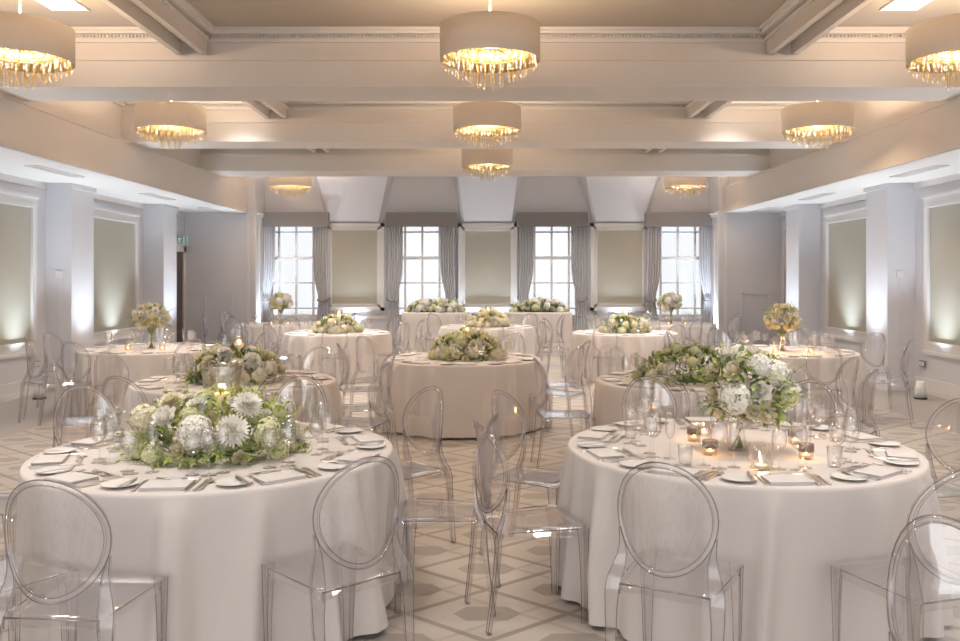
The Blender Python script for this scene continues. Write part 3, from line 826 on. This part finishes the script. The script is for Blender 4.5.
def vase_arrangement(x, y, z, lab, hv, R, rz_, n, mix, rs, nleaf, cz, ox=0, lean=0, cat='flowers', first=(), leafk='leaf', nsprig=10):
    """bouquet: ball of blooms of radius R (height rz_), centre cz above the table, standing in a clear vase"""
    t = thing('vase_of_flowers', lab, 'flowers', (x, y, z), 0, 'tall flower vases')
    pr = [(.05, 0), (.052, .004), (.038, hv*.45), (.042, hv*.8), (.06, hv)]
    obj('vase', MB().lathe([(0, 0)]+pr+[(r-.0025, zz) for r, zz in pr[::-1]][:-1]+[(.03, .006), (0, .006)], 24), M['glass'], t)
    b = MB()
    for k in range(22):
        a = k*2.4; r = .030*math.sqrt((k+.5)/22)
        b.tube([(r*math.cos(a)-lean*.0, r*math.sin(a), .01), (.012-r*.55*math.cos(a), -r*.55*math.sin(a), hv*.6), (ox*.6+R*.45*math.cos(a), R*.45*math.sin(a), cz-rz_*.35)], .0042, 5)
    obj('stems', b, M['stem'], t)
    def shift(o): o.location = (ox, 0, 0); return o
    shift(obj('foliage', foliage(R, R, rz_, nleaf, .065, .032, True, cz), M[leafk], t))
    shift(obj('foliage', foliage(R*1.05, R*1.05, rz_*1.05, nleaf//2, .07, .028, True, cz, .98), M['leaflight'], t))
    if nsprig: shift(obj('foliage', sprigs(R, R, rz_, nsprig, True, cz), M['leafgrey'], t))
    h0 = len(t.children)
    blooms(t, R*.92, R*.92, rz_*.92, n, mix, rs, True, cz, first)
    for c in t.children:
        if c.name.split('.')[0] in ('rose', 'chrysanthemum', 'hydrangea', 'bud'): c.location.x += ox
    return t
def votive(x, y, z, lab, r=.036, h=.075, band=True, p=1.6, cup='votive'):
    t = thing('votive_candle', lab, 'candle', (x, y, z), 0, 'votive candles')
    pr = [(r*.92, 0), (r, .006), (r, h)]
    obj('cup', MB().lathe([(0, 0)]+pr+[(r-.003, h), (r-.003, .008), (0, .008)], 20), M[cup], t)
    if band: obj('rim_band', MB().lathe([(r+.0006, h*.52), (r+.0022, h*.52), (r+.0022, h+.001), (r-.004, h+.001), (r-.004, h*.6)], 24), M['mercury'], t)
    obj('tealight', MB().lathe([(0, .0085), (r*.6, .0085), (r*.6, .022), (0, .020)], 16), M['wax'], t)
    link('flame', flame_me, t, (0, 0, .025), None, .75)
    candle_light((x, y, z+.05), p*.2)
    return t

# ------------------------------------------------------------------ tables
def cloth_mesh(R, H, seed, z_end=.004, nf=None):
    r = random.Random(seed); n = 264
    ridges = [(r.random()*2*PI, r.uniform(.03, .075), r.uniform(.35, 1.0), r.uniform(-.10, .10)) for _ in range(30)]
    def wob(a, t):
        v = 0
        for c, sg, am, sk in ridges:
            d = (a-c-sk*t+PI) % (2*PI)-PI
            v += am*math.exp(-(d/sg)**2)
        return min(v, 1.3)-.25
    b = MB(); vs = [(0, 0, H)]; rings = []
    for rr in (.3, .6, .85, .97): rings.append([(R*rr, H, 0)]*n)
    prof = [(R*.993, H-.001, 0), (R+.002, H-.006, 0), (R+.005, H-.02, .0)]+[(R+.006+.012*t, H-.02-(H-.02-z_end)*t, t) for t in (.06, .14, .25, .38, .52, .68, .84, 1.0)]
    allr = [[(p[0], p[1], p[2])]*n for p in prof]
    for p in rings+allr:
        for k in range(n):
            a = 2*PI*k/n; R0, z, t = p[k]
            amp = .095*(t**.5)
            wv = wob(a, t)
            rad = R0+amp*(wv+.35)+.004*t*math.sin(a*5+seed)
            vs.append((rad*math.cos(a), rad*math.sin(a), z+(.0 if t < 1 else .006*abs(wv))))
    m = len(rings)+len(allr); fs = []
    for k in range(n): fs.append((0, 1+k, 1+(k+1) % n))
    for i in range(m-1):
        for k in range(n):
            l = (k+1) % n; a = 1+i*n
            fs.append((a+k, a+n+k, a+n+l, a+l))
    b.add(vs, fs, True); return b.mesh('tablecloth', M['cloth'])
ORD = ['nearest the camera', 'second clockwise from nearest', 'third clockwise from nearest', 'fourth clockwise from nearest', 'fifth clockwise from nearest', 'sixth clockwise from nearest', 'seventh clockwise from nearest', 'eighth clockwise from nearest', 'ninth clockwise from nearest', 'tenth clockwise from nearest', 'eleventh clockwise from nearest', 'twelfth clockwise from nearest']
def ware(kind, me, x, y, z, rz, lab, cat, group):
    o = link(kind, me, None, (x, y, z), (0, 0, rz)); return tag(o, lab, cat, group)
def put_glass(kind, x, y, z, where, tname, parts):
    nm, word, cat = GN[kind]
    lab = '%s at setting %s, %s' % (word, where, tname)
    g = '%ses on the %s' % (word, tname) if word.endswith('glass') else '%ss on the %s' % (word, tname)
    if parts and kind != 'tumbler':
        t = thing(nm, lab, cat, (x, y, z), 0, g)
        for q in ('bowl', 'stem', 'foot'): link(q, GM[kind][q], t)
    else: ware(nm, GM[kind]['whole'], x, y, z, 0, lab, cat, g)
def settings(cx, cy, R, H, tname, n, level, phase=0, rot=0):
    z = H+.0008
    for i in range(n):
        a = -PI/2-2*PI*i/n+phase                        # clockwise from the camera side
        where = ORD[i]
        ux, uy = -math.cos(a), -math.sin(a)             # towards the centre
        rx, ry = uy, -ux                                # to the sitter's right
        def at(dx, dy):
            return cx+math.cos(a)*R+ux*dy+rx*dx, cy+math.sin(a)*R+uy*dy+ry*dx
        rz = math.atan2(uy, ux)-PI/2
        j = lambda s: rnd.uniform(-s, s)
        ware('napkin', nap_me, *at(j(.01), .12+j(.01)), z, rz+j(.08), 'folded white napkin at setting %s, %s' % (where, tname), 'napkin', 'napkins on the '+tname)
        if level >= 1:
            px, py = at(-.205+j(.008), .14+j(.01))
            ware('side_plate', plate_me, px, py, z, 0, 'white side plate at setting %s, %s' % (where, tname), 'plate', 'side plates on the '+tname)
        if level >= 2:
            ware('butter_knife', CUT['butter'], *at(-.205+.03+j(.01), .06), z+.0175, rz-.12+j(.1), 'butter knife on the plate at setting %s, %s' % (where, tname), 'knife', 'butter knives on the '+tname)
            ware('dinner_fork', CUT['fork'], *at(-.112+j(.003), .045), z, rz+j(.05), 'dinner fork at setting %s, %s' % (where, tname), 'fork', 'dinner forks on the '+tname)
            ware('dinner_knife', CUT['knife'], *at(.112+j(.003), .04), z, rz+j(.05), 'dinner knife at setting %s, %s' % (where, tname), 'knife', 'dinner knives on the '+tname)
        if level >= 3:
            ware('starter_knife', CUT['knife'], *at(.14+j(.003), .05), z, rz+j(.06), 'outer starter knife at setting %s, %s' % (where, tname), 'knife', 'starter knives on the '+tname)
            ware('soup_spoon', CUT['spoon'], *at(.165+j(.003), .055), z, rz+j(.06), 'outermost spoon at setting %s, %s' % (where, tname), 'spoon', 'spoons on the '+tname)
            ware('dessert_fork', CUT['fork'], *at(-.10, .235+j(.006)), z, rz-PI/2+j(.08), 'dessert fork above napkin at setting %s, %s' % (where, tname), 'fork', 'dessert forks on the '+tname)
            ware('dessert_spoon', CUT['spoon'], *at(.10, .262+j(.006)), z, rz+PI/2+j(.08), 'dessert spoon above napkin at setting %s, %s' % (where, tname), 'spoon', 'dessert spoons on the '+tname)
        gx = .02
        put_glass('wine', *at(.12+j(.01), .335+j(.012)), z, where, tname, level >= 3)
        if level >= 1:
            put_glass('white', *at(.045+j(.01), .355+j(.012)), z, where, tname, level >= 3)
            put_glass('flute', *at(.17+j(.01), .40+j(.012)), z, where, tname, level >= 3)
        if tname == TN[2] and i % 2: put_glass('tumbler', *at(-.03+j(.01), .315+j(.01)), z, where, tname, False)
def round_table(cx, cy, R, H, tname, seed, z_end, under):
    o = link('tablecloth', cloth_mesh(R, H, seed, z_end), None, (cx, cy, 0))
    tag(o, 'white floor-length linen cloth covering the '+tname, 'tablecloth', 'white round tablecloths')
    if under:
        t = thing('banquet_table', 'folding table hidden under the cloth of the '+tname, 'table', (cx, cy, 0), 0, 'round banquet tables')
        obj('tabletop', MB().lathe([(0, H-.028), (R-.012, H-.028), (R-.012, H-.004), (0, H-.004)], 48), M['tablewood'], t)
        for k in range(4):
            a = PI/4+k*PI/2
            obj('leg', MB().tube([(.62*math.cos(a), .62*math.sin(a), 0), (.55*math.cos(a), .55*math.sin(a), H-.03)], .014, 8), M['tableleg'], t)
TN = {1: 'front left table', 2: 'front right table', 3: 'centre table in the aisle', 4: 'second-row left table', 5: 'second-row right table', 6: 'left table by the side wall', 7: 'right table by the side wall',
      8: 'third-row left table', 10: 'third-row right table', 11: 'far middle table', 9: 'far left corner table', 12: 'far right corner table'}
TB = {1: (-1.405, 4.42), 2: (1.345, 4.53), 3: (-.264, 9.5), 4: (-2.2, 7.4), 5: (1.83, 7.46), 6: (-4.29, 10.8), 7: (3.65, 10.4), 8: (-2.47, 14.0), 10: (2.28, 14.0), 11: (0, 15.7), 9: (-4.05, 16.6), 12: (3.6, 16.6)}
for k, (cx, cy) in TB.items():
    near = k <= 3
    RT = .905 if k <= 2 else .86
    round_table(cx, cy, RT, T_H, TN[k], k*3+1, .02 if near else .004, near)
    lv, n = (3, 10) if k <= 2 else (2, 9) if k <= 5 else (1, 8) if k <= 7 else (1, 7)
    settings(cx, cy, RT, T_H, TN[k], n, lv, {1: .03, 2: -.02}.get(k, rnd.uniform(-.2, .2)))

# two narrow buffet tables under the middle windows
for s in (-1, 1):
    nm = 'left' if s < 0 else 'right'
    b = MB(); n = 96; hx, hy, H = .72, .34, .92; vs = []; prof = [(-.02, H, 0), (.0, H-.006, 0), (.004, H-.03, 0), (.01, H*.7, .4), (.015, H*.35, .7), (.02, .006, 1)]
    for off, z, t in prof:
        for k in range(n):
            a = 2*PI*k/n; ca, sa = math.cos(a), math.sin(a); p = 12
            r = 1/((abs(ca)/(hx+off))**p+(abs(sa)/(hy+off))**p)**(1/p)
            r += .018*t*math.sin(k*1.31)
            vs.append((r*ca, r*sa, z))
    fs = [tuple(range(n))]
    for i in range(len(prof)-1):
        for k in range(n): l = (k+1) % n; fs.append((i*n+k, i*n+n+k, i*n+n+l, i*n+l))
    b.add(vs, fs, True)
    o = obj('buffet_cloth', b, M['cloth'], None, (s*1.08, 18.15, 0)); tag(o, 'white cloth over the tall narrow table below the %s middle window' % nm, 'tablecloth', 'cloths on the window buffet tables')
    low_arrangement(s*1.12, 18.1, .92, 'pale long flower arrangement on the narrow table below the %s middle window' % nm, .66, .20, .28, 44, PALE_MIX, .075, 500, 160, 0, leafk='leafgrey')

# centrepieces
x1, y1 = TB[1]
low_arrangement(x1, y1, T_H+.001, 'wide ring of white chrysanthemums and lime foliage on the front left table', .44, .42, .31, 40, WHITE_MIX, .066, 260, 800, 70, first=[
    ('chrysanthemum', 'w', .19, -.38, .17, .085), ('hydrangea', 'w', .02, -.40, .17, .082), ('rose', 'w', -.15, -.33, .22, .075), ('chrysanthemum', 'c', -.16, -.22, .28, .07), ('chrysanthemum', 'w', .22, -.24, .27, .08), ('hydrangea', 'c', -.30, -.2, .2, .075), ('hydrangea', 'g', .33, -.27, .14, .07)])
lantern(x1+.02, y1, T_H+.05, .40, .105, 'clear flared lantern with lit candle amid the front left flowers', .27)
x3, y3 = TB[3]
low_arrangement(x3+.04, y3, T_H+.001, 'round cream and green arrangement on the centre table in the aisle', .44, .40, .31, 48, CREAM_MIX, .068, 380, 300, 8)
lantern(x3+.04, y3, T_H+.05, .30, .06, 'small lit candle glass amid the flowers of the centre table', .27)
x4, y4 = TB[4]
low_arrangement(x4, y4, T_H+.001, 'cream mum and dark ivy arrangement on the second-row left table', .44, .40, .31, 34, [('chrysanthemum', 'c', 3, 1), ('chrysanthemum', 'w', 2, 1), ('hydrangea', 'c', 1, .8), ('rose', 'c', 2, .8)], .08, 520, 120, 30)
lantern(x4+.03, y4, T_H+.05, .34, .07, 'small lit candle glass amid flowers of the second-row left table', .29)
x5, y5 = TB[5]
low_arrangement(x5-.05, y5, T_H+.001, 'wide leafy arrangement with round cream mums on the second-row right table', .50, .44, .31, 34, GREEN_MIX, .07, 560, 360, 40)
for k, lb in ((8, 'bushy cream and green arrangement on the third-row left table'), (10, 'bushy cream and green arrangement on the third-row right table'), (11, 'yellowish flower mound with candles on the far middle table')):
    x, y = TB[k]; low_arrangement(x, y, T_H+.001, lb, .42, .36, .29, 42, CREAM_MIX if k != 11 else [('hydrangea', 'y', 3, 1), ('hydrangea', 'c', 2, 1), ('rose', 'y', 2, .8)], .07, 320, 160, 0)
    lantern(x+.02, y, T_H+.05, .32, .06, 'lit candle glass amid the flowers of the '+TN[k], .28)
x2, y2 = TB[2]
vx, vy = x2-.035, y2-.10
vase_arrangement(vx, vy, T_H+.001, 'tall bouquet of white hydrangea and roses in a glass vase, front right table', .21, .22, .21, 22, [('rose', 'c', 3, .8), ('hydrangea', 'w', 2, 1.0), ('rose', 'w', 2, .85), ('hydrangea', 'g', 2, .7)], .072, 200, .315, ox=.06, nsprig=16, first=[
    ('hydrangea', 'w', -.11, -.15, .29, .088), ('rose', 'c', .03, -.19, .22, .062), ('rose', 'c', -.035, -.19, .235, .055), ('rose', 'c', -.10, -.09, .42, .068), ('hydrangea', 'w', .10, -.12, .41, .075), ('rose', 'w', -.12, -.03, .50, .06), ('hydrangea', 'g', .17, -.1, .29, .06)])
for i, (px, py, lb, band) in enumerate(((710, 455, 'votive candle with mottled silver rim left of the vase, front right table', True), (694, 441, 'bright votive candle at the far left of the vase, front right table', True),
        (806, 459, 'votive candle with mottled rim at the right side, front right table', True), (795, 444, 'votive candle behind the right one, front right table', True), (704, 436, 'clear faceted votive behind the two left candles', False))):
    d = (EYE-T_H)*F/(py-278); votive((px-487)*d/F, d, T_H+.001, lb, band=band, p=.9)
t = votive((761-487)*3.98/F, 3.98, T_H+.001, 'large cut-crystal candle cup in the middle front, front right table', r=.055, h=.12, band=False, p=.9, cup='glass')
b = MB()
for k in range(14):
    for q in range(3):
        a = 2*PI*(k+.5*(q % 2))/14; zz = .02+.036*q
        c = Vector((.055*math.cos(a), .055*math.sin(a), zz)); nrm = Vector((math.cos(a), math.sin(a), 0)); s_ = Vector((-math.sin(a), math.cos(a), 0))
        b.add([c-s_*.012, c-Vector((0, 0, .018)), c+s_*.012, c+Vector((0, 0, .018)), c+nrm*.009], [(0, 1, 4), (1, 2, 4), (2, 3, 4), (3, 0, 4)])
obj('facets', b, M['glass'], t)
for k, mixk, lb, ox in ((6, YEL_MIX, 'compact bouquet of cream and yellow roses in a vase, left side-wall table', 0), (7, YEL_MIX, 'compact bouquet of cream roses in a vase, right side-wall table', -.02)):
    x, y = TB[k]; vase_arrangement(x+ox, y, T_H+.001, lb, .22, .21, .16, 34, mixk, .07, 80, .40, leafk='leafgrey')
    for q, dx in enumerate((-.19, .24)): votive(x+dx, y-.25, T_H+.001, 'small lit votive %s of the vase, %s' % (('left', 'right')[q], TN[k]), band=False, p=6 if k == 7 else 1.0)
for k, lb in ((9, 'white bouquet in a vase before the leftmost window, far left corner table'), (12, 'white bouquet in a slim vase before the rightmost window, far right corner table')):
    x, y = TB[k]; vase_arrangement(x, y, T_H+.001, lb, .30, .22, .16, 24, PALE_MIX, .08, 80, .42, leafk='leafgrey', nsprig=0)
    for q, dx in enumerate((-.10, .22)): votive(x+dx, y-.3, T_H+.001, 'small lit votive %s of the vase, %s' % (('left', 'right')[q], TN[k]), band=False, p=.6)

# ------------------------------------------------------------------ chairs round the tables
def px(xp, d): return (xp-487)*d/F
CHAIRS = {
 1: [(-1.53, 2.93), (-2.06, 3.22), (-.465, 3.30), (-.36, 5.40), (-.03, 4.33), (-2.62, 5.45), (-1.30, 5.95), (-2.85, 4.5)],
 2: [(.66, 3.20), (1.77, 3.12), (2.68, 4.86), (.135, 4.16), (.20, 5.15), (1.12, 5.93), (2.2, 5.75)],
 3: [(.98, 9.5), (-1.50, 9.05), (-1.38, 10.1), (-.72, 10.8), (.35, 10.85), (.95, 8.65)],
 4: [(-3.57, 7.0), (-3.58, 7.95), (-2.63, 6.02), (-1.48, 6.15), (-.98, 7.85), (-1.70, 8.70), (-2.75, 8.75), (-.83, 6.95)],
 5: [(.52, 7.40), (1.27, 8.75), (1.26, 6.15), (2.95, 6.45), (3.17, 7.45), (2.4, 8.75), (2.05, 6.02)],
 6: [(-5.45, 10.05), (-5.6, 10.95), (-4.55, 9.25), (-5.15, 9.55), (-2.95, 10.9), (-3.6, 11.95), (-4.7, 12.1), (-3.4, 9.75)],
 7: [(4.80, 9.6), (4.95, 10.8), (3.6, 9.05), (2.4, 9.9), (2.35, 10.9), (4.3, 11.6), (3.2, 11.65)],
}
for k in (8, 10, 11, 9, 12):
    n = 8; ph = {8: .2, 10: .35, 11: .1, 9: .3, 12: .05}[k]; cx, cy = TB[k]; L_ = []
    for i in range(n):
        a = 2*PI*i/n+ph+rnd.uniform(-.08, .08); r = rnd.uniform(1.39, 1.48)
        p = (cx+r*math.cos(a), cy+r*math.sin(a))
        if abs(p[0]) > 5.9 or p[1] > 17.75: continue
        if any(math.hypot(p[0]-q[0], p[1]-q[1]) < .55 for l in CHAIRS.values() for q in l): continue
        if any(math.hypot(p[0]-c[0], p[1]-c[1]) < 1.15 for kk, c in TB.items() if kk != k): continue
        L_.append(p)
    CHAIRS[k] = L_
PLACED = []
for k, lst in CHAIRS.items():
    cx, cy = TB[k]
    def clock(p):                                       # clockwise from the camera side, seen from above
        a = math.atan2(p[1]-cy, p[0]-cx); return (-PI/2-a) % (2*PI)
    lst = sorted(lst, key=clock)
    near = min(range(len(lst)), key=lambda i: min(clock(lst[i]), 2*PI-clock(lst[i])))
    lst = lst[near:]+lst[:near]
    for i, p in enumerate(lst):
        dx, dy = cx-p[0], cy-p[1]; rr = math.hypot(dx, dy); rm = 1.44 if k <= 2 else 1.40
        if rr < rm: p = (cx-dx/rr*rm, cy-dy/rr*rm)
        face = math.atan2(dy, dx)-PI/2+rnd.uniform(-.02, .02) if k <= 2 else math.atan2(dy, dx)-PI/2+rnd.uniform(-.12, .12)
        bx, by = p[0]-math.sin(face)*.27, p[1]+math.cos(face)*.27   # p is where the top of the back stands
        PLACED.append((bx, by, k, i))
        chair(bx, by, face, 'clear round-backed chair %s at the %s' % (ORD[i], TN[k]), 'chairs at the '+TN[k])
chair(1.33, 2.18, PI+.1, 'clear round-backed chair with its back to the front right table, cut by the corner', 'chairs nearest the camera')
